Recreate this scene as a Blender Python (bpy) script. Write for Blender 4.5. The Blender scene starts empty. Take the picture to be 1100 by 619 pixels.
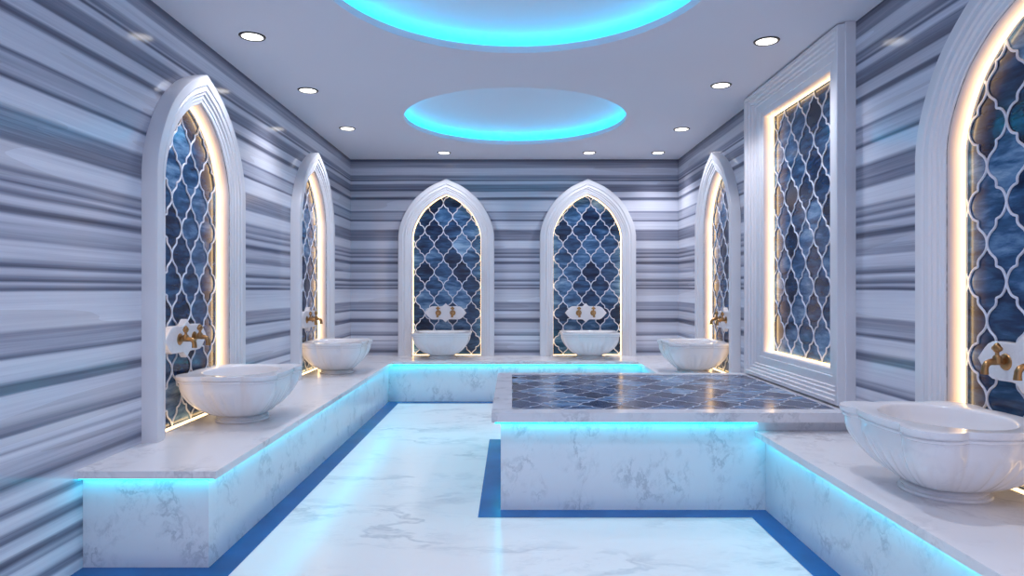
import bpy, bmesh, math, random
from mathutils import Vector, Matrix
from mathutils.geometry import tessellate_polygon
random.seed(7)
PI = math.pi
COL = bpy.context.scene.collection
SC = bpy.context.scene

# ---------------------------------------------------------------- dimensions
CAMZ = 1.226
CEIL = 2.726
XL, XR, YB, YF = -1.88, 1.936, 7.663, -1.6
BT = 0.439            # bench top
LIP = 0.034
ST = 0.548            # platform top

# ---------------------------------------------------------------- helpers
def srgb(r, g, b):
    f = lambda c: (c/255/12.92) if c/255 <= .04045 else ((c/255+.055)/1.055)**2.4
    return (f(r), f(g), f(b), 1)

def link(name, bm, mat, parent=None, smooth=False, autosmooth=None):
    bmesh.ops.remove_doubles(bm, verts=bm.verts, dist=1e-5)
    bmesh.ops.recalc_face_normals(bm, faces=bm.faces)
    me = bpy.data.meshes.new(name)
    bm.to_mesh(me); bm.free()
    o = bpy.data.objects.new(name, me)
    COL.objects.link(o)
    if mat: me.materials.append(mat)
    if smooth:
        me.polygons.foreach_set('use_smooth', [True]*len(me.polygons))
        if autosmooth:
            me.set_sharp_from_angle(angle=math.radians(autosmooth))
    if parent: o.parent = parent
    return o

def thing(name, label, cat, loc=(0, 0, 0), rz=0, group=None):
    o = bpy.data.objects.new(name, None); COL.objects.link(o)
    o.empty_display_size = .1
    o.location = loc; o.rotation_euler = (0, 0, rz)
    o['label'] = label; o['category'] = cat
    if group: o['group'] = group
    return o

def struct(o):
    o['kind'] = 'structure'; return o

def dup(root, loc, rz, label, group=None):
    r = root.copy(); COL.objects.link(r)
    r.location = loc; r.rotation_euler = (0, 0, rz); r['label'] = label
    if group: r['group'] = group
    for ch in list(root.children):
        c = ch.copy(); COL.objects.link(c); c.parent = r
        for g in list(ch.children):
            d = g.copy(); COL.objects.link(d); d.parent = c
    return r

def add_box(bm, x0, x1, y0, y1, z0, z1, bev=0):
    r = bmesh.ops.create_cube(bm, size=1)
    for v in r['verts']:
        v.co = Vector(((x0+x1)/2+v.co.x*(x1-x0), (y0+y1)/2+v.co.y*(y1-y0), (z0+z1)/2+v.co.z*(z1-z0)))
    if bev:
        es = list({e for v in r['verts'] for e in v.link_edges})
        bmesh.ops.bevel(bm, geom=es, offset=bev, segments=2, affect='EDGES')

def add_prism(bm, poly, z0, z1):
    """vertical prism from a plan polygon (may be concave)"""
    n = len(poly)
    lo = [bm.verts.new((x, y, z0)) for x, y in poly]
    hi = [bm.verts.new((x, y, z1)) for x, y in poly]
    for i in range(n):
        j = (i+1) % n
        bm.faces.new((lo[i], lo[j], hi[j], hi[i]))
    for t in tessellate_polygon([[Vector((x, y, 0)) for x, y in poly]]):
        bm.faces.new([hi[k] for k in t]); bm.faces.new([lo[k] for k in reversed(t)])

def add_tube(bm, path, radii, n=12, caps=True):
    path = [Vector(p) for p in path]
    if not isinstance(radii, (list, tuple)): radii = [radii]*len(path)
    prev = None; up = None
    for i, p in enumerate(path):
        a = path[max(i-1, 0)]; b = path[min(i+1, len(path)-1)]
        t = (b-a).normalized()
        if up is None:
            up = Vector((0, 0, 1)) if abs(t.z) < .9 else Vector((1, 0, 0))
        u = (up - t*up.dot(t)).normalized(); w = t.cross(u); up = u
        ring = [bm.verts.new(p + (u*math.cos(2*PI*k/n)+w*math.sin(2*PI*k/n))*radii[i]) for k in range(n)]
        if prev:
            for k in range(n):
                bm.faces.new((prev[k], prev[(k+1) % n], ring[(k+1) % n], ring[k]))
        elif caps: bm.faces.new(list(reversed(ring)))
        prev = ring
    if caps: bm.faces.new(prev)

def add_lathe(bm, prof, n=32, M=None):
    """prof: (r, h) about local Z, transformed by M"""
    M = M or Matrix.Identity(4); prev = None
    for r, h in prof:
        ring = [bm.verts.new(M @ Vector((r*math.cos(2*PI*k/n), r*math.sin(2*PI*k/n), h))) for k in range(n)]
        if prev:
            for k in range(n):
                bm.faces.new((prev[k], prev[(k+1) % n], ring[(k+1) % n], ring[k]))
        prev = ring

# ---------------------------------------------------------------- materials
class NT:
    def __init__(s, name):
        s.m = bpy.data.materials.new(name); s.m.use_nodes = True
        s.t = s.m.node_tree; s.t.nodes.clear()
        s.out = s.t.nodes.new('ShaderNodeOutputMaterial')
    def n(s, kind, **kw):
        nd = s.t.nodes.new('ShaderNode'+kind)
        for k, v in kw.items():
            if k.startswith('i_'): nd.inputs[k[2:].replace('_', ' ')].default_value = v
            else: setattr(nd, k, v)
        return nd
    def l(s, a, b): s.t.links.new(a, b)
    def math(s, op, a, b=None, c=None):
        nd = s.n('Math', operation=op)
        for i, x in enumerate((a, b, c)):
            if x is None: continue
            if isinstance(x, (int, float)): nd.inputs[i].default_value = x
            else: s.l(x, nd.inputs[i])
        return nd.outputs[0]
    def mix(s, f, a, b, bt='MIX'):
        nd = s.n('Mix', data_type='RGBA', blend_type=bt)
        for i, x in ((0, f), (6, a), (7, b)):
            if isinstance(x, (int, float)): nd.inputs[i].default_value = x
            elif isinstance(x, tuple): nd.inputs[i].default_value = x
            else: s.l(x, nd.inputs[i])
        return nd.outputs[2]
    def mapping(s, scale=(1, 1, 1), loc=(0, 0, 0), rot=(0, 0, 0), world=True):
        if world: v = s.n('NewGeometry').outputs['Position']
        else: v = s.n('TexCoord').outputs['Object']
        mp = s.n('Mapping'); s.l(v, mp.inputs[0])
        mp.inputs['Scale'].default_value = scale; mp.inputs['Location'].default_value = loc; mp.inputs['Rotation'].default_value = rot
        return mp.outputs[0]
    def noise(s, vec, scale, detail=4, rough=.5, dist=0):
        nd = s.n('TexNoise'); s.l(vec, nd.inputs['Vector'])
        nd.inputs['Scale'].default_value = scale; nd.inputs['Detail'].default_value = detail
        nd.inputs['Roughness'].default_value = rough; nd.inputs['Distortion'].default_value = dist
        return nd.outputs[0]
    def ramp(s, f, stops, interp='LINEAR'):
        nd = s.n('ValToRGB'); s.l(f, nd.inputs[0]); cr = nd.color_ramp; cr.interpolation = interp
        while len(cr.elements) > 1: cr.elements.remove(cr.elements[-1])
        cr.elements[0].position = stops[0][0]
        cr.elements[0].color = stops[0][1]
        for p, c in stops[1:]:
            e = cr.elements.new(p); e.color = c
        return nd.outputs[0]
    def principled(s, col, rough=.4, spec=.5, metal=0, coat=0, coat_rough=.05, bump=None, bstr=.1):
        b = s.n('BsdfPrincipled')
        if isinstance(col, tuple): b.inputs['Base Color'].default_value = col
        else: s.l(col, b.inputs['Base Color'])
        if isinstance(rough, (int, float)): b.inputs['Roughness'].default_value = rough
        else: s.l(rough, b.inputs['Roughness'])
        b.inputs['Specular IOR Level'].default_value = spec
        b.inputs['Metallic'].default_value = metal
        b.inputs['Coat Weight'].default_value = coat; b.inputs['Coat Roughness'].default_value = coat_rough
        if bump is not None:
            bp = s.n('Bump'); bp.inputs['Strength'].default_value = bstr; bp.inputs['Distance'].default_value = .01
            s.l(bump, bp.inputs['Height']); s.l(bp.outputs[0], b.inputs['Normal'])
        s.l(b.outputs[0], s.out.inputs[0])
        return b

def g(v): return (v, v, v, 1)

def mat_stripes():
    """polished marble with horizontal bands; band heights follow the real wall"""
    k = NT('striped_marble')
    raw1 = [(40,.12),(50,.3),(60,.42),(85,.5),(90,.8),(125,.78),(135,.4),(150,.35),(155,.6),(163,.12),(170,.75),(182,.75),(190,.35),(222,.3),(226,.2),
            (232,.72),(260,.78),(265,.3),(275,.15),(285,.7),(290,.85),(345,.85),(352,.28),(360,.6),(395,.62),(405,.12),(412,.8),(455,.85),(468,.3),(475,.38),
            (525,.36),(532,.85),(570,.85),(582,.4),(590,.62),(605,.3),(613,.7)]
    raw2 = [(0,.3),(8,.25),(18,.75),(30,.6),(40,.12),(48,.32),(55,.7),(80,.6),(98,.4),(105,.78),(135,.7),(152,.18),(160,.8),(180,.25),(186,.7),(198,.12),
            (203,.8),(275,.92),(283,.45),(320,.58),(330,.2),(338,.85),(370,.78),(385,.18),(400,.32),(405,.82),(450,.82),(470,.45),(480,.3),(485,.95),(505,.9),
            (513,.55),(520,.92),(540,.6),(550,.7),(580,.25),(590,.6),(600,.85)]
    px = [(165+c/5.627, v) for c, v in raw1] + [(275+c/5.627, v) for c, v in raw2[1:]]
    pts = [(CAMZ+(309.5-y)*.01085, v) for y, v in px]
    z = pts[-1][0]
    low = [.85,.8,.3,.5,.85,.9,.8,.35,.25,.7,.8,.9,.4,.15,.6,.5,.85,.9,.75,.3,.45,.8,.85,.2,.35,.7,.9,.85,.5,.3,.8,.85]
    for i, v in enumerate(low):
        z -= .0125 + .012*((i*7) % 3)/2*1.0
        if z > .0: pts.append((z, v))
    pts = sorted(pts)
    pos = k.n('NewGeometry').outputs['Position']
    mp = k.mapping((.5, .5, 1.2))
    w1 = k.noise(mp, 1.3, 3)
    mp2 = k.mapping((.25, .25, 6))
    w2 = k.noise(mp2, 1.6, 3)
    sep = k.n('SeparateXYZ'); k.l(pos, sep.inputs[0])
    zz = k.math('ADD', sep.outputs[2], k.math('MULTIPLY', k.math('SUBTRACT', w1, .5), .02))
    zz = k.math('ADD', zz, k.math('MULTIPLY', k.math('SUBTRACT', w2, .5), .010))
    chunks = []; i = 0
    while i < len(pts)-1:
        chunks.append(pts[i:i+28]); i += 27
    res = None
    for ch in chunks:
        z0, z1 = ch[0][0], ch[-1][0]
        mr = k.n('MapRange'); k.l(zz, mr.inputs[0])
        mr.inputs[1].default_value = z0; mr.inputs[2].default_value = z1
        rr = k.ramp(mr.outputs[0], [((z-z0)/(z1-z0), g(v)) for z, v in ch])
        if res is None: res = rr
        else: res = k.mix(k.math('GREATER_THAN', zz, z0), res, rr)
    # fine streaks
    f1 = k.noise(k.mapping((.35, .35, 26)), 2.2, 5, .6)
    f2 = k.noise(k.mapping((.8, .8, 90)), 1.5, 3, .6)
    val = k.math('ADD', res, k.math('MULTIPLY', k.math('SUBTRACT', f1, .5), .5))
    val = k.math('ADD', val, k.math('MULTIPLY', k.math('SUBTRACT', f2, .5), .15))
    col = k.ramp(val, [(0, srgb(60, 64, 82)), (.3, srgb(118, 122, 142)), (.55, srgb(172, 175, 193)), (.8, srgb(214, 216, 229)), (1, srgb(232, 234, 244))])
    warm = k.noise(k.mapping((.3, .3, 5), (3, 1, 7)), 1.0, 2)
    col = k.mix(k.math('MULTIPLY', k.math('GREATER_THAN', warm, .58), .25), col, srgb(190, 180, 178), 'MULTIPLY')
    k.principled(col, .13, .42)
    return k.m

def mat_marble(name, base=(240, 243, 248), vein=(140, 146, 160), rough=.12, vscale=1.0, amount=1.0, loc=(0, 0, 0), stretch=(1, 1, 1), cloud=.35):
    k = NT(name)
    mp = k.mapping(tuple(vscale*s for s in stretch), loc, (0, 0, .5))
    warp = k.noise(mp, 1.4, 5, .6)
    comb = k.n('CombineXYZ'); k.l(warp, comb.inputs[0]); k.l(k.noise(mp, 2.1, 4, .6), comb.inputs[1]); k.l(warp, comb.inputs[2])
    va = k.n('VectorMath', operation='MULTIPLY_ADD'); k.l(comb.outputs[0], va.inputs[0]); va.inputs[1].default_value = (.9, .9, .9); k.l(mp, va.inputs[2])
    v = k.noise(va.outputs[0], 1.7, 5, .55)
    vein_f = k.math('SUBTRACT', 1, k.math('MULTIPLY', k.math('ABSOLUTE', k.math('SUBTRACT', v, .5)), 22))
    vein_f = k.math('MAXIMUM', vein_f, 0)
    patch = k.noise(k.mapping(tuple(vscale*s for s in stretch), (loc[0]+5, loc[1], loc[2])), 1.6, 3)
    pm = k.ramp(patch, [(.46, g(0)), (.62, g(1))])
    vein_f = k.math('MULTIPLY', vein_f, pm)
    fine = k.noise(va.outputs[0], 7, 6, .7)
    blot = k.math('MULTIPLY', k.ramp(fine, [(.5, g(0)), (.72, g(1))]), pm)
    tot = k.math('MULTIPLY', k.math('MAXIMUM', vein_f, k.math('MULTIPLY', blot, .8)), amount)
    cl = k.noise(mp, .9, 3)
    b0 = k.mix(k.math('MULTIPLY', cl, cloud), srgb(*base), srgb(int(base[0]*.84), int(base[1]*.86), int(base[2]*.9)))
    col = k.mix(tot, b0, srgb(*vein))
    k.principled(col, rough, .5)
    return k.m

def mat_plain(name, c, rough=.5, spec=.5, metal=0, var=.06, scale=8, coat=0):
    k = NT(name)
    n = k.noise(k.mapping(world=False), scale, 4)
    d = tuple(max(0, int(x*(1-var*2))) for x in c)
    col = k.mix(n, srgb(*c), srgb(*d))
    k.principled(col, rough, spec, metal, coat=coat)
    return k.m

def mat_blue_stone(name='blue_agate_stone', rough=.13, lo=(10, 22, 52), mid=(52, 92, 134), hi=(150, 182, 212), world_streak=(1.0, 1.0, 4.5), bias=0):
    k = NT(name)
    at = k.n('Attribute', attribute_name='cell'); oi = k.n('ObjectInfo')
    wn = k.n('TexWhiteNoise', noise_dimensions='2D')
    cb = k.n('CombineXYZ'); k.l(at.outputs['Fac'], cb.inputs[0]); k.l(oi.outputs['Location'], cb.inputs[1])
    k.l(cb.outputs[0], wn.inputs['Vector'])
    off = k.math('MULTIPLY', wn.outputs['Value'], 9)
    mp = k.mapping(world_streak)
    va = k.n('VectorMath', operation='ADD'); k.l(mp, va.inputs[0])
    c2 = k.n('CombineXYZ'); k.l(off, c2.inputs[0]); k.l(off, c2.inputs[1]); k.l(off, c2.inputs[2]); k.l(c2.outputs[0], va.inputs[1])
    n1 = k.noise(va.outputs[0], 4.2, 6, .62, .35)
    n2 = k.noise(mp, 2.0, 4, .6)
    v = k.math('ADD', k.math('MULTIPLY', n1, .9), k.math('MULTIPLY', k.math('SUBTRACT', wn.outputs['Value'], .5), .34))
    v = k.math('ADD', v, k.math('MULTIPLY', k.math('SUBTRACT', n2, .5), .5))
    v = k.math('ADD', v, bias)
    mr = k.n('MapRange'); k.l(v, mr.inputs[0]); mr.inputs[1].default_value = .2; mr.inputs[2].default_value = .78
    col = k.ramp(mr.outputs[0], [(0, srgb(*lo)), (.3, srgb(*[int((a+b)/2) for a, b in zip(lo, mid)])), (.55, srgb(*mid)), (.8, srgb(104, 142, 182)), (1, srgb(*hi))])
    k.principled(col, rough, .5)
    return k.m

def mat_emit(name, c, strength):
    k = NT(name)
    e = k.n('Emission'); e.inputs[0].default_value = c; e.inputs[1].default_value = strength
    k.l(e.outputs[0], k.out.inputs[0])
    return k.m

M_STRIPE = mat_stripes()
M_FLOOR = mat_marble('floor_marble', (246, 243, 243), (140, 146, 162), .22, .75, .42, (1.3, .4, 0), (.8, 1.6, 1), .25)
M_BENCH = mat_marble('bench_marble', (236, 237, 244), (126, 134, 154), .2, 3.0, .42, (2, 1, 3), (1.3, 1.0, .9), .4)
M_TOP = mat_marble('countertop_marble', (246, 243, 245), (176, 172, 180), .22, 1.6, .5, (4, 1, 3), cloud=.4)
M_RIM = mat_marble('platform_rim_marble', (236, 235, 240), (150, 152, 164), .16, 2.4, .6, (7, 1, 3), (1, 2, 1), .6)
M_FRAME = mat_plain('white_stone_moulding', (236, 235, 241), .25, .5, var=.02, scale=3)
M_SINK = mat_marble('white_sink_marble', (244, 242, 245), (212, 213, 222), .16, 5, .25, (1, 7, 3), cloud=.3)
M_PLATE = mat_marble('white_plaque_marble', (238, 236, 240), (205, 205, 214), .2, 6, .3, (1, 7, 3), cloud=.2)
M_CEIL = mat_plain('ceiling_paint', (226, 227, 238), .6, .2, var=.01, scale=1)
M_LATTICE = mat_plain('lattice_white_lacquer', (216, 224, 242), .35, .4, var=.03)
M_BLUE = mat_blue_stone()
M_TBLUE = mat_blue_stone('platform_mosaic_stone', .17, (10, 18, 44), (44, 70, 114), (170, 188, 212), (1.2, 5.0, 1), .05)
M_GROUT = mat_plain('mosaic_grout', (190, 195, 212), .35, .4)
M_BORDER = mat_plain('blue_border_stone', (26, 112, 186), .25, .3, var=.16, scale=5)
M_BRASS = mat_plain('aged_brass', (186, 146, 100), .3, .5, 1.0, var=.12, scale=30)
M_RING = mat_plain('bronze_ring', (84, 78, 74), .35, .5, .7)
M_CYAN = mat_emit('cyan_led', (.0, .67, .90, 1), 8.5)
M_COVE = mat_emit('cyan_cove_led', (.0, .62, 1.0, 1), 13)
M_WARM = mat_emit('warm_led', (1.0, .66, .30, 1), 5)
M_LENS = mat_emit('downlight_lens', (1.0, .95, .9, 1), 4)
def mat_reveal():  # white reveal; LED spill put in as emission, stronger towards the lattice
    k = NT('reveal_painted_led_glow')
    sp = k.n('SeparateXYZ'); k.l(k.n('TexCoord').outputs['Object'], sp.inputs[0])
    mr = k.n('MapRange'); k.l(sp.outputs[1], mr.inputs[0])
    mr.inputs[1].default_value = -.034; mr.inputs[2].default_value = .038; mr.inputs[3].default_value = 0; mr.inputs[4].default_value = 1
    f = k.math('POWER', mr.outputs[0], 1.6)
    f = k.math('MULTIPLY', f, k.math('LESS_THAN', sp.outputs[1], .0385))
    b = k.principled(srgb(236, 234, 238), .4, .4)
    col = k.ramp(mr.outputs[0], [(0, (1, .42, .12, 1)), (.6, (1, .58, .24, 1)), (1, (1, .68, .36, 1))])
    k.l(col, b.inputs['Emission Color']); k.l(k.math('MULTIPLY', f, PAINTED_GLOW), b.inputs['Emission Strength'])
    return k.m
PAINTED_GLOW = 1.7
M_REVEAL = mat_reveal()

# ---------------------------------------------------------------- arch outline
ARCH_PTS = [(0, 0), (.042, .094), (.104, .213), (.219, .352), (.344, .447), (.51, .525), (.66, .555)]
APEX = 2.049
def arch_right(n=40):
    P = [Vector((w, APEX-dz)) for dz, w in ARCH_PTS]
    ext = [P[0]*2-P[1]] + P + [Vector((.555, APEX-.85))]
    out = []
    for i in range(1, len(ext)-2):
        a, b, c, d = ext[i-1], ext[i], ext[i+1], ext[i+2]
        for s in range(8):
            t = s/8
            out.append(.5*((2*b)+(c-a)*t+(2*a-5*b+4*c-d)*t*t+(3*b-a-3*c+d)*t**3))
    out.append(P[-1]); out.append(Vector((.555, 0)))
    return out[::-1]          # bottom right -> apex
AR = arch_right()
def arch_offset(d):
    """outline (left bottom ... apex ... right bottom) moved inward by d, constant vertex count"""
    n = len(AR); pts = []
    for i, p in enumerate(AR):
        a = AR[max(0, i-1)]; b = AR[min(n-1, i+1)]
        t = (b-a).normalized(); nor = Vector((-t.y, t.x))
        q = p + nor*d
        pts.append(Vector((q.x, p.y if i == 0 else q.y)))
    # intersection with x = 0
    ap = None
    for i in range(1, n):
        if pts[i].x <= 0:
            a, b = pts[i-1], pts[i]; f = a.x/(a.x-b.x) if a.x != b.x else 0
            ap = a.lerp(b, f); ap.x = 0
            pts = pts[:i] + [ap]*(n-i); break
    pts[-1] = Vector((0, pts[-1].y))
    left = [Vector((-p.x, p.y)) for p in pts]
    return left + pts[::-1][1:]
def rect_offset(w, h, fx, fz):
    def f(d):
        x = w/2-d*fx
        return [Vector((-x, d*fz)), Vector((-x, h-d*fz)), Vector((x, h-d*fz)), Vector((x, d*fz))]
    return f

def sweep_profile(bm, outline, prof, closed):
    """prof: (inset, protrusion). local frame: X along wall, -Y into the room, Z up"""
    prev = None
    for d, p in prof:
        ring = [bm.verts.new((q.x, -p, q.y)) for q in outline(d)]
        if prev:
            n = len(ring)
            for i in range(n if closed else n-1):
                j = (i+1) % n
                vs = []
                for v in (prev[i], prev[j], ring[j], ring[i]):
                    if not any((v.co-u.co).length < 1e-6 for u in vs): vs.append(v)
                if len(vs) > 2: bm.faces.new(vs)
        prev = ring

def inside(p, poly):
    c = False; n = len(poly)
    for i in range(n):
        a, b = poly[i], poly[(i+1) % n]
        if (a.y > p.y) != (b.y > p.y) and p.x < (b.x-a.x)*(p.y-a.y)/(b.y-a.y)+a.x: c = not c
    return c

SEG = [(0, 0), (.015, .08), (.07, .17), (.17, .255), (.29, .32), (.40, .375), (.465, .43), (.49, .50), (.485, .565), (.50, .60), (.56, .615), (.66, .635), (.77, .68), (.87, .76), (.945, .86), (.985, .94), (1, 1)]
def seg_pts(A, B):
    return [Vector((A.x+(B.x-A.x)*u, A.y+(B.y-A.y)*v)) for u, v in SEG]
def node(i, j, W, H, ox, oz):
    return Vector((ox+(i+(.5 if j % 2 else 0))*W, oz+j*H))

def add_ribbon(bm, pts, w, y0, y1):
    """flat bar following pts in XZ, from y0 to y1"""
    rings = []
    n = len(pts)
    for i, p in enumerate(pts):
        t = (pts[min(n-1, i+1)]-pts[max(0, i-1)])
        if t.length < 1e-9: t = Vector((0, 1))
        t.normalize(); nr = Vector((-t.y, t.x))*w/2
        a, b = p+nr, p-nr
        c = w*.22
        a2, b2 = p+nr*.6, p-nr*.6
        rings.append([bm.verts.new(v) for v in ((a.x, y1, a.y), (a.x, y0+c, a.y), (a2.x, y0, a2.y), (b2.x, y0, b2.y), (b.x, y0+c, b.y), (b.x, y1, b.y))])
    for r, s in zip(rings, rings[1:]):
        for k in range(6):
            bm.faces.new((r[k], r[(k+1) % 6], s[(k+1) % 6], s[k]))
    bm.faces.new(rings[0][::-1]); bm.faces.new(rings[-1])
    for r in rings:
        for v in r: v.co.z = max(v.co.z, .001)

def lattice_mesh(poly, W, H, ox, oz, w, y0, y1):
    bm = bmesh.new()
    xs = [p.x for p in poly]; zs = [p.y for p in poly]
    i0 = int((min(xs)-ox)/W)-2; i1 = int((max(xs)-ox)/W)+2
    j0 = int((min(zs)-oz)/H)-2; j1 = int((max(zs)-oz)/H)+2
    for j in range(j0, j1+1):
        if j % 2: continue          # even rows: all four segments leave with the slender curve
        for i in range(i0, i1+1):
            A = node(i, j, W, H, ox, oz)
            for dj in (1, -1):
                for di in (0, -1):
                    B = node(i+di, j+dj, W, H, ox, oz)
                    base = seg_pts(A, B); pts = []
                    for a, b in zip(base, base[1:]):
                        pts += [a, a.lerp(b, .5)]
                    pts.append(base[-1])
                    run = []; prev = None; was = False
                    for p in pts:
                        ins = inside(p, poly)
                        if ins:
                            if not was and prev is not None: run = [prev]
                            run.append(p)
                        elif was:
                            run.append(p)
                            if len(run) > 1: add_ribbon(bm, run, w, y0, y1)
                            run = []
                        prev = p; was = ins
                    if was and len(run) > 1: add_ribbon(bm, run, w, y0, y1)
    return bm

def cells_mesh(name, x0, x1, z0, z1, W, H, ox, oz, mat, parent, flat=None, gap=1.0):
    """one lantern-shaped stone per lattice cell; flat: put in XY at this height"""
    verts = []; faces = []; ids = []; n = 0
    i0 = int((x0-ox)/W)-1; i1 = int((x1-ox)/W)+1
    j0 = int((z0-oz)/H)-1; j1 = int((z1-oz)/H)+3
    for j in range(j0, j1+1):
        for i in range(i0, i1+1):
            T = node(i, j, W, H, ox, oz); B = node(i, j-2, W, H, ox, oz)
            sh = 0 if j % 2 else -1
            L = node(i+sh, j-1, W, H, ox, oz); R = node(i+sh+1, j-1, W, H, ox, oz)
            def sg(a, b, afirst):
                return seg_pts(a, b) if afirst else seg_pts(b, a)[::-1]
            e = (j % 2 == 0)
            loop = sg(T, R, e)[:-1]+sg(R, B, not e)[:-1]+sg(B, L, e)[:-1]+sg(L, T, not e)[:-1]
            loop = [Vector((min(max(p.x, x0), x1), min(max(p.y, z0), z1))) for p in loop]
            clean = []
            for p in loop:
                if not clean or (p-clean[-1]).length > 1e-6: clean.append(p)
            if len(clean) < 3: continue
            area = sum(clean[k].x*clean[(k+1) % len(clean)].y-clean[(k+1) % len(clean)].x*clean[k].y for k in range(len(clean)))
            if abs(area) < 1e-5: continue
            tris = tessellate_polygon([[Vector((p.x, p.y, 0)) for p in clean]])
            b = len(verts)
            for p in clean: verts.append((p.x, p.y, flat) if flat is not None else (p.x, 0, p.y))
            for t in tris:
                f = [b+q for q in t]
                faces.append(f); ids.append(n)
            n += 1
    me = bpy.data.meshes.new(name)
    me.from_pydata(verts, [], faces)
    bm = bmesh.new(); bm.from_mesh(me)
    for f in bm.faces:
        f.normal_update()
        want = Vector((0, 0, 1)) if flat is not None else Vector((0, -1, 0))
        if f.normal.dot(want) < 0: f.normal_flip()
    bm.to_mesh(me); bm.free()
    a = me.attributes.new('cell', 'FLOAT', 'FACE')
    a.data.foreach_set('value', [float(v)*1.37 for v in ids])
    me.materials.append(mat)
    o = bpy.data.objects.new(name, me); COL.objects.link(o); o.parent = parent
    return o

# ---------------------------------------------------------------- niches
FW = .156
NICHE_PROF = [(0, 0), (0, .072), (.004, .08), (.052, .08), (.056, .077), (.058, .072), (.070, .071), (.073, .073), (.086, .073), (.090, .070), (.093, .064),
              (.106, .063), (.110, .058), (.113, .053), (.130, .051), (.134, .046), (.150, .043), (FW, .036)]
def lattice_poly_arch(): return arch_offset(FW)
def led_path_mesh(outline_pts, closed, dy0, dy1, inset):
    pass

def build_niche(label, loc, rz, ox, oz, group='arched wall niches with lattice'):
    t = thing('arched_niche', label, 'niche', loc, rz, group)
    bm = bmesh.new(); sweep_profile(bm, arch_offset, NICHE_PROF, False)
    link('moulded_frame', bm, M_FRAME, t, True, 28)
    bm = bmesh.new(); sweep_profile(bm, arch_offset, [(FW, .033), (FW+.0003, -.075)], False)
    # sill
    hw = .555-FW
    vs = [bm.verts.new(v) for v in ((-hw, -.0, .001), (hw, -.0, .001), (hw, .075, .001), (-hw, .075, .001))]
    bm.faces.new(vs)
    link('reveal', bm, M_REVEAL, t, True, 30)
    # led strip: thin band lying on the reveal just in front of the lattice
    bm = bmesh.new()
    sweep_profile(bm, arch_offset, [(FW+.001, -.038), (FW+.005, -.038), (FW+.005, -.043), (FW+.001, -.043)], False)
    add_box(bm, -hw, hw, .024, .034, .002, .007)
    link('led_strip', bm, M_WARM, t)
    poly = arch_offset(FW-.002)
    link('lattice_screen', lattice_mesh(poly, .218, .1625, ox, oz, .0100, .050, .0560), M_LATTICE, t, True, 40)
    o = cells_mesh('stone_backing', -.56, .56, .001, 2.0, .218, .1625, ox, oz, M_BLUE, t)
    o.location = (0, .058, 0)
    return t

def rowz(zc): return zc + CAMZ - BT           # camera-relative height -> niche-local height
n1 = build_niche('pointed arch niche in the back wall, the left one of the two', (-.761, YB, BT), 0, .065, rowz(.512)-.1625*8)
n2 = build_niche('pointed arch niche in the back wall, right of the two, nearer the raised blue platform', (.878, YB, BT), 0, -.06, rowz(.512)-.1625*8)
n3 = dup(n1, (XL, 3.89, BT), PI/2, 'largest pointed arch niche on the left striped wall, nearest the open bench end')
n4 = dup(n1, (XL, 6.13, BT), PI/2, 'narrow looking pointed arch niche on the left wall, next to the back corner')
n5 = dup(n2, (XR, 6.12, BT), -PI/2, 'narrow looking pointed arch niche on the right wall, beyond the rectangular lattice panel')
n6 = dup(n2, (XR, 2.475, BT), -PI/2, 'very close arch niche at the right photo edge, behind the nearest sink')

# rectangular lattice panel
PW, PH, PYC = 1.52, CEIL-ST-.002, 4.46
pz = ST+.001
panel = thing('lattice_panel', 'tall rectangular lattice panel with stepped white frame on the right wall above the platform', 'wall panel', (XR, PYC, pz), -PI/2)
po = rect_offset(PW, PH, 1.2, 1.0)
PP = [(0, 0), (0, .055), (.006, .058), (.010, .096), (.014, .100), (.034, .100), (.037, .085), (.056, .085), (.060, .069), (.078, .069), (.082, .054), (.098, .054), (.102, .041), (.155, .041), (.158, .035), (.193, .033), (.198, .028)]
bm = bmesh.new(); sweep_profile(bm, po, PP, True); link('stepped_frame', bm, M_FRAME, panel)
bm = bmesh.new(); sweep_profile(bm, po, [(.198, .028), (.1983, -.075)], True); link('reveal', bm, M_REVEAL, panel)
bm = bmesh.new(); sweep_profile(bm, po, [(.199, -.038), (.203, -.038), (.203, -.043), (.199, -.043)], True); link('led_strip', bm, M_WARM, panel)
ppoly = po(.196)
PWc = .233; pin = PH-.4; PHr = pin/11
link('lattice_screen', lattice_mesh(ppoly, PWc, PHr, .01, .2, .0100, .050, .0560), M_LATTICE, panel, True, 40)
o = cells_mesh('stone_backing', -.60, .60, .12, PH-.12, PWc, PHr, .01, .2, M_BLUE, panel); o.location = (0, .058, 0)

# ---------------------------------------------------------------- room shell
def wall(name, p2w, w0, w1, holes, mat):
    loops = [[Vector((w0, 0, 0)), Vector((w1, 0, 0)), Vector((w1, CEIL, 0)), Vector((w0, CEIL, 0))]] + [[Vector((a, b, 0)) for a, b in h] for h in holes]
    flat = [v for l in loops for v in l]
    bm = bmesh.new(); vs = [bm.verts.new(p2w(v.x, v.y)) for v in flat]
    for t in tessellate_polygon(loops):
        try: bm.faces.new([vs[k] for k in t])
        except ValueError: pass
    return struct(link(name, bm, mat))
def arch_hole(c, s=1):
    return [(c+p.x*s, BT+p.y+(.004 if p.y < .01 else 0)) for p in arch_offset(FW-.03)]
wall('wall_back', lambda s, z: (s, YB, z), XL, XR, [arch_hole(-.761), arch_hole(.878)], M_STRIPE)
wall('wall_left', lambda s, z: (XL, s, z), YF, YB, [arch_hole(3.89), arch_hole(6.13)], M_STRIPE)
ph = [(PYC+p.x, pz+p.y) for p in po(.17)]
wall('wall_right', lambda s, z: (XR, s, z), YF, YB, [arch_hole(6.12), arch_hole(2.475), ph], M_STRIPE)
bm = bmesh.new(); add_box(bm, XL, XR, YF, YB, -.05, 0)
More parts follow.
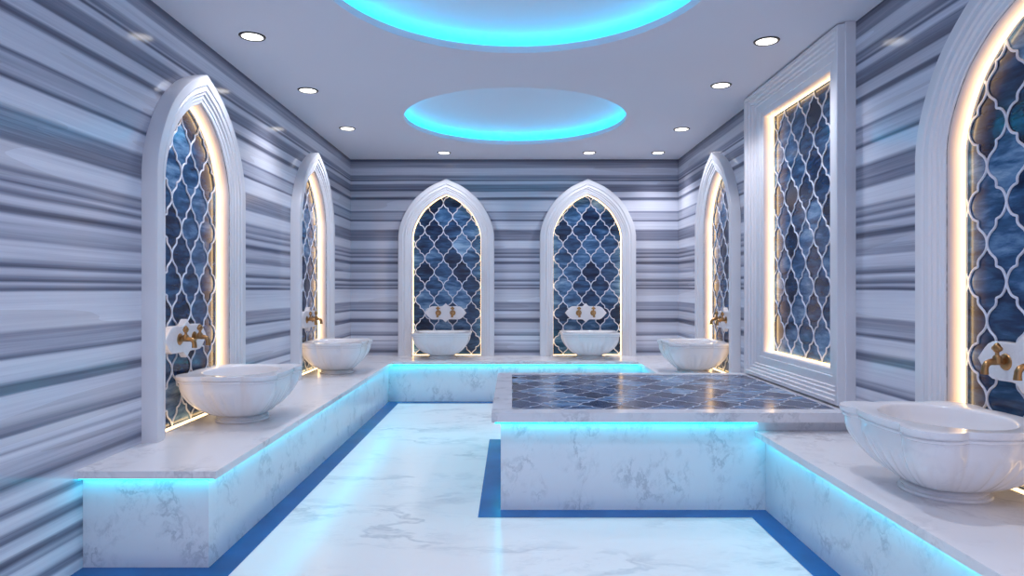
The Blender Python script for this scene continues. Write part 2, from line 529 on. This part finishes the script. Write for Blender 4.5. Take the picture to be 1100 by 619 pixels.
struct(link('floor', bm, M_FLOOR))

# ceiling with two round openings
CX, CR = .028, .985
COVES = [(CX, 3.21), (CX, 5.90)]
loops = [[Vector((XL, YF, 0)), Vector((XR, YF, 0)), Vector((XR, YB, 0)), Vector((XL, YB, 0))]]
for cx, cy in COVES:
    loops.append([Vector((cx+CR*math.cos(2*PI*k/96), cy+CR*math.sin(2*PI*k/96), 0)) for k in range(96)])
flat = [v for l in loops for v in l]
bm = bmesh.new(); vs = [bm.verts.new((v.x, v.y, CEIL)) for v in flat]
for t in tessellate_polygon(loops): bm.faces.new([vs[k] for k in t])
struct(link('ceiling', bm, M_CEIL))

cl = ['large round ceiling recess with a cyan glow, nearer the camera and cut by the top edge',
      'smaller looking round ceiling recess with a cyan glow, farther back near the end wall']
for (cx, cy), lab in zip(COVES, cl):
    t = thing('ceiling_cove', lab, 'ceiling light', (cx, cy, CEIL), 0, 'round ceiling coves')
    bm = bmesh.new()
    add_lathe(bm, [(CR, 0), (CR, .044), (CR+.012, .047), (CR+.11, .047)], 96)
    link('rim', bm, M_CEIL, t, True, 30)
    bm = bmesh.new(); add_lathe(bm, [((CR+.11)*math.cos(q/20*PI/2), .047+.20*math.sin(q/20*PI/2)) for q in range(21)], 96)
    link('recess_dome', bm, M_CEIL, t, True)
    bm = bmesh.new()
    add_lathe(bm, [(CR+.055, .048), (CR+.055, .056), (CR+.07, .056), (CR+.07, .048)], 96)
    link('led_strip', bm, M_COVE, t)

# blue border inlay in the floor
bf = -1.327; rf = 1.40; BWd = .12; bb = 7.09
sx0, sy0, sy1 = -.062, 3.626, 5.20
bm = bmesh.new()
def strip(x0, x1, y0, y1):
    vs = [bm.verts.new(v) for v in ((x0, y0, .0015), (x1, y0, .0015), (x1, y1, .0015), (x0, y1, .0015))]
    bm.faces.new(vs)
strip(XL, bf+BWd, 2.889-BWd, 2.889); strip(bf, bf+BWd, 2.889, bb); strip(bf+BWd, rf, bb-BWd, bb)
strip(rf-BWd, rf, YF, sy0-BWd); strip(rf-BWd, rf, sy1+BWd, bb-BWd)
strip(sx0-BWd, rf, sy0-BWd, sy0); strip(sx0-BWd, sx0, sy0, sy1); strip(sx0-BWd, rf, sy1, sy1+BWd)
o = struct(link('trim_1', bm, M_BORDER))

# ---------------------------------------------------------------- bench (U shape)
lx, rx, by, fy = -1.27, 1.34, 7.03, 2.82
G = .001
def inner(loff):
    """plan polygon of the bench, loff = setback of the face from the lip"""
    l, r, b, f = lx-loff, rx+loff, by+loff, fy+loff
    a0, a1 = sy0-.001, sy1+.001
    e = rf+G
    return [(XL+G, f), (l, f), (l, b), (r, b), (r, a1), (e, a1), (e, a0), (r, a0), (r, YF), (XR-G, YF), (XR-G, YB-G), (XL+G, YB-G)]
bench = thing('marble_bench', 'long white marble bench running round three walls with cyan light under its edge', 'bench', (0, 0, 0))
bm = bmesh.new(); add_prism(bm, inner(.058), 0, BT-LIP); link('base', bm, M_BENCH, bench)
bm = bmesh.new(); add_prism(bm, inner(0), BT-LIP, BT); 
es = [e for e in bm.edges if abs(e.verts[0].co.z-BT) < 1e-5 and abs(e.verts[1].co.z-BT) < 1e-5 and len(e.link_faces) == 2 and e.calc_face_angle(0) > 1]
bmesh.ops.bevel(bm, geom=es, offset=.003, segments=2, affect='EDGES')
link('countertop', bm, M_TOP, bench)
def led_line(bm, pts, z0, z1, th):
    """vertical ribbon of light against a bench face; pts in plan, offset outwards already"""
    for (x0, y0), (x1, y1) in zip(pts, pts[1:]):
        add_box(bm, min(x0, x1)-th/2, max(x0, x1)+th/2, min(y0, y1)-th/2, max(y0, y1)+th/2, z0, z1)
bm = bmesh.new(); e = .030; zt = BT-LIP
led_line(bm, [(XL+.01, fy+e), (lx-e, fy+e), (lx-e, by+e), (rx+e, by+e), (rx+e, sy1+.03)], zt-.009, zt-.001, .012)
led_line(bm, [(rx+e, sy0-.03), (rx+e, YF+.01)], zt-.009, zt-.001, .012)
link('led_strip', bm, M_CYAN, bench)

# ---------------------------------------------------------------- platform
px0, px1, py0, py1 = -.112, XR-.002, 3.57, 5.25
SB = .494
plat = thing('heated_platform', 'raised square marble platform with dark blue mosaic top and cyan light under its edge', 'platform', (0, 0, 0))
bm = bmesh.new(); add_box(bm, sx0, rf-.0, sy0, sy1, 0, SB); add_box(bm, rf, XR-.002, sy0, sy1, BT+.0005, SB)
link('base', bm, M_BENCH, plat)
mx0, mx1, my0, my1 = 0.0, 1.812, 3.68, 5.145
bm = bmesh.new()
o_, i_ = [(px0, py0), (px1, py0), (px1, py1), (px0, py1)], [(mx0, my0), (mx1, my0), (mx1, my1), (mx0, my1)]
for k in range(4):
    j = (k+1) % 4
    O0, O1, I0, I1 = o_[k], o_[j], i_[k], i_[j]
    v = [bm.verts.new((*O0, ST)), bm.verts.new((*O1, ST)), bm.verts.new((*I1, ST)), bm.verts.new((*I0, ST))]; bm.faces.new(v)
    w = [bm.verts.new((*O0, SB+.0005)), bm.verts.new((*O1, SB+.0005)), bm.verts.new((*I1, SB+.0005)), bm.verts.new((*I0, SB+.0005))]; bm.faces.new(w[::-1])
    bm.faces.new([bm.verts.new((*O0, ST)), bm.verts.new((*O0, SB+.0005)), bm.verts.new((*O1, SB+.0005)), bm.verts.new((*O1, ST))])
    bm.faces.new([bm.verts.new((*I0, ST)), bm.verts.new((*I1, ST)), bm.verts.new((*I1, SB+.0005)), bm.verts.new((*I0, SB+.0005))])
link('rim', bm, M_RIM, plat)
TW, TH = .233, .163
mos = cells_mesh('mosaic_top', mx0, mx1, my0, my1, TW, TH, .05, my0, M_TBLUE, plat, flat=ST-.002)
bmg = lattice_mesh([Vector((mx0, my0)), Vector((mx1, my0)), Vector((mx1, my1)), Vector((mx0, my1))], TW, TH, .05, my0, .009, -.0012, 0)
for v in bmg.verts:
    x, y, z = v.co
    v.co = Vector((min(max(x, mx0), mx1), min(max(z, my0), my1), ST-.0012-y*.5))
link('grout_lines', bmg, M_GROUT, plat)
bm = bmesh.new(); e2 = .026
led_line(bm, [(sx0-e2, sy1+e2), (sx0-e2, sy0-e2), (rf-.065, sy0-e2)], SB-.010, SB-.001, .012)
led_line(bm, [(sx0-e2, sy1+e2), (rf-.065, sy1+e2)], SB-.010, SB-.001, .012)
link('led_strip', bm, M_CYAN, plat)

# ---------------------------------------------------------------- sinks
SA, SBd = .324, .284
def sink_R(th, a=SA, b=SBd):
    c, s = abs(math.cos(th)), abs(math.sin(th))
    def ray(cx, cy, r):
        d = cx*c+cy*s; q = d*d-(cx*cx+cy*cy-r*r)
        return d+math.sqrt(q) if q > 0 else 0
    arc = min(ray(0, b-.004-.62, .62), ray(a-.004-.36, 0, .36))
    return max(arc, ray(a-.107, b-.107, .107))
def make_sink(label, loc, rz):
    t = thing('marble_sink', label, 'sink', loc, rz, 'fluted marble wall sinks')
    N = 288; H = .294; bm = bmesh.new()
    FRX, FRY = .140, .135
    def ring(f):
        return [bm.verts.new(f(2*PI*k/N)) for k in range(N)]
    rings = []
    # foot
    for rr, z in ((1.13, 0), (1.16, .006), (1.13, .013), (1.04, .015), (1.04, .018), (1.08, .024), (1.03, .031), (.95, .033)):
        rings.append(ring(lambda th: Vector((FRX*rr*math.cos(th), FRY*rr*math.sin(th), z))))
    # body: blend from oval foot to lobed outline with flutes
    steps = 22
    for i in range(steps+1):
        u = i/steps
        z = .035+u*(.242-.035)
        k = math.sin(u*PI/2)**.62            # bulging side
        sc = .95
        fl = math.sin(min(1, u*1.25)*PI)**.8 if u < .8 else 0
        def f(th):
            c, s = math.cos(th), math.sin(th)
            r0 = math.hypot(FRX*.93*c, FRY*.93*s)
            r1 = sink_R(th)*sc
            r = r0+(r1-r0)*k
            r *= 1-.03*fl*(1-abs(math.sin(th*14)))**1.4
            return Vector((r*c, r*s, z))
        rings.append(ring(f))
    for sc, z in ((.952, .250), (.975, .253), (.980, .262), (.965, .266), (.968, .269), (.995, .271), (1.0, .276), (1.0, .288), (.994, H)):
        rings.append(ring(lambda th: Vector((sink_R(th)*sc*math.cos(th), sink_R(th)*sc*math.sin(th), z))))
    IA, IB = .268, .215
    for sc, z in ((1.01, H), (.985, H-.003), (.965, H-.012), (.93, H-.04), (.87, H-.08), (.78, H-.12), (.63, H-.155), (.42, H-.178), (.18, H-.188), (.05, H-.19)):
        rings.append(ring(lambda th: Vector((IA*sc*math.cos(th), IB*sc*math.sin(th), z))))
    for r, s in zip(rings, rings[1:]):
        for k in range(N):
            bm.faces.new((r[k], r[(k+1) % N], s[(k+1) % N], s[k]))
    bm.faces.new(rings[-1]); bm.faces.new(rings[0][::-1])
    link('basin', bm, M_SINK, t, True, 50)
    bm = bmesh.new()
    add_lathe(bm, [(.001, H-.1855), (.018, H-.1855), (.021, H-.188), (.021, H-.1895)], 24)
    link('drain', bm, M_BRASS, t, True, 40)
    return t
s1 = make_sink('white fluted sink on the near left bench end, below the largest left niche', (-1.620, 3.955, BT), PI/2)
dup(s1, (-1.632, 6.13, BT), PI/2, 'white fluted sink in the far left corner of the bench')
dup(s1, (-.785, YB-.255, BT), 0, 'small white sink facing the camera at the back, the left one of the two')
dup(s1, (.872, YB-.255, BT), 0, 'small white sink facing the camera at the back, the right one of the two')
dup(s1, (1.682, 6.12, BT), -PI/2, 'white fluted sink in the far right corner behind the platform')
dup(s1, (1.672, 2.545, BT), -PI/2, 'biggest looking white fluted sink at the right edge in the foreground')

# ---------------------------------------------------------------- tap plaques
def make_taps(label, loc, rz):
    t = thing('tap_plaque', label, 'tap', loc, rz, 'marble plaques with two brass taps')
    q = [(.243, 0), (.225, .022), (.205, .045), (.185, .064), (.160, .076), (.12, .078), (.06, .076), (.038, .078), (.024, .088), (.010, .102), (0, .111)]
    out = [Vector(p) for p in q] + [Vector((-x, z)) for x, z in q[::-1][1:]]
    out += [Vector((-x, -z)) for x, z in q[1:]] + [Vector((x, -z)) for x, z in q[::-1][1:-1]]
    bm = bmesh.new(); rings = []
    for s, y in ((.98, .0), (1, -.004), (1, -.032), (.985, -.038), (.93, -.040)):
        rings.append([bm.verts.new((p.x*s, y, p.y*s)) for p in out])
    n = len(out)
    for r, s in zip(rings, rings[1:]):
        for k in range(n): bm.faces.new((r[k], r[(k+1) % n], s[(k+1) % n], s[k]))
    for rg in (rings[0], rings[-1]):
        for tr in tessellate_polygon([[Vector((v.co.x, v.co.z, 0)) for v in rg]]): bm.faces.new([rg[k] for k in tr])
    link('back_plate', bm, M_PLATE, t)
    M90 = Matrix.Rotation(PI/2, 4, 'X')       # +Z -> -Y
    for sx in (-.084, .084):
        bm = bmesh.new()
        y0 = -.039
        path = [(sx, y0, .0), (sx, y0-.03, .0), (sx, y0-.045, .001), (sx, y0-.060, 0), (sx, y0-.074, -.006), (sx, y0-.081, -.018), (sx, y0-.083, -.034), (sx, y0-.083, -.048)]
        add_tube(bm, path, [.013, .012, .014, .0125, .0125, .0125, .013, .0145], 16)
        add_tube(bm, [(sx, y0-.034, -.004), (sx, y0-.034, .018), (sx, y0-.034, .026)], [.017, .016, .011], 16)
        tap = link('tap', bm, M_BRASS, t, True, 50)
        bm = bmesh.new()
        add_lathe(bm, [(.0005, .012), (.014, .012), (.020, .009), (.026, .008), (.032, .004), (.034, 0)], 28, Matrix.Translation((sx, y0, 0)) @ M90)
        link('rosette', bm, M_BRASS, tap, True, 40)
        bm = bmesh.new()
        hy = y0-.034
        add_tube(bm, [(sx, hy, .022), (sx, hy, .040)], [.008, .007], 10)
        add_tube(bm, [(sx, hy, .036), (sx, hy, .042), (sx, hy, .055), (sx, hy, .066), (sx, hy, .076)], [.005, .012, .016, .012, .004], 12)
        for dx in (-.014, .014):
            r = bmesh.ops.create_uvsphere(bm, u_segments=12, v_segments=8, radius=.0105)
            bmesh.ops.translate(bm, verts=r['verts'], vec=(sx+dx, hy, .053))
        link('handle', bm, M_BRASS, tap, True, 50)
    return t
tz = CAMZ-.290
t1 = make_taps('white plaque with two brass taps above the near left sink', (XL-.037, 3.80, tz), PI/2)
dup(t1, (XL-.037, 6.10, tz), PI/2, 'white plaque with two brass taps above the far left corner sink')
dup(t1, (-.775, YB+.037, tz), 0, 'white plaque with two brass taps on the back wall, above the left facing sink')
dup(t1, (.862, YB+.037, tz), 0, 'white plaque with two brass taps on the back wall, above the right facing sink')
dup(t1, (XR+.037, 6.02, tz), -PI/2, 'white plaque with two brass taps in the niche beyond the lattice panel')
dup(t1, (XR+.037, 2.49, tz), -PI/2, 'large white plaque with brass taps cut by the right edge of the photo')

# ---------------------------------------------------------------- downlights
spots = [(-1.547, 3.915, 'recessed round downlight on the left side of the ceiling, nearest the camera'),
         (-1.547, 4.984, 'recessed round downlight on the left side of the ceiling, middle of three'),
         (-1.547, 6.175, 'recessed round downlight on the left side of the ceiling, farthest of three'),
         (1.545, 3.989, 'recessed round downlight on the right side of the ceiling, nearest the camera'),
         (1.545, 4.858, 'recessed round downlight on the right side of the ceiling, middle of three'),
         (1.600, 6.20, 'recessed round downlight on the right side of the ceiling, farthest of three'),
         (-.753, 7.278, 'small downlight before the back wall, above the left arch niche'),
         (.856, 7.278, 'small downlight before the back wall, above the right arch niche'),
         (1.618, 7.278, 'small downlight in the back right ceiling corner')]
first = None
SPOT_W = 33
for x, y, lab in spots:
    if first is None:
        first = thing('downlight', lab, 'ceiling light', (x, y, CEIL), 0, 'recessed ceiling downlights')
        bm = bmesh.new(); add_lathe(bm, [(.060, .0), (.062, -.006), (.072, -.006), (.077, 0)], 40); link('ring', bm, M_RING, first, True, 40)
        bm = bmesh.new(); bmesh.ops.create_circle(bm, cap_ends=True, segments=40, radius=.0615)
        bmesh.ops.translate(bm, verts=bm.verts, vec=(0, 0, -.003)); link('lens', bm, M_LENS, first)
    else: dup(first, (x, y, CEIL), 0, lab)
lights = [(x, y) for x, y, _ in spots] + [(-1.0, 2.6), (1.0, 2.6), (-.9, 1.0), (.9, 1.0), (-.753, -.4), (.856, -.4)]  # last six are unseen spots without fixtures, added to light the room
ld = bpy.data.lights.new('downlight_and_fill_beam', 'SPOT')
ld.energy = SPOT_W; ld.spot_size = math.radians(120); ld.spot_blend = .9; ld.shadow_soft_size = .06; ld.color = (.92, .93, 1)
for x, y in lights:
    l = bpy.data.objects.new('downlight_and_fill_beam', ld); COL.objects.link(l); l.location = (x, y, CEIL-.02)

# ---------------------------------------------------------------- world, camera, colour
w = bpy.data.worlds.new('world'); SC.world = w; w.use_nodes = True
bg = w.node_tree.nodes['Background']; bg.inputs[0].default_value = (.50, .56, .80, 1); bg.inputs[1].default_value = 1.0
cam = bpy.data.cameras.new('camera'); co = bpy.data.objects.new('camera', cam); COL.objects.link(co)
co.location = (0, 0, CAMZ); co.rotation_euler = (PI/2, 0, 0)
cam.sensor_width = 36; cam.lens = 706/1100*36; cam.clip_start = .05
SC.camera = co
SC.view_settings.view_transform = 'Standard'
SC.view_settings.look = 'None'
SC.view_settings.exposure = .37
SC.cycles.use_denoising = True
SC.cycles.max_bounces = 8
SC.cycles.sample_clamp_indirect = 6
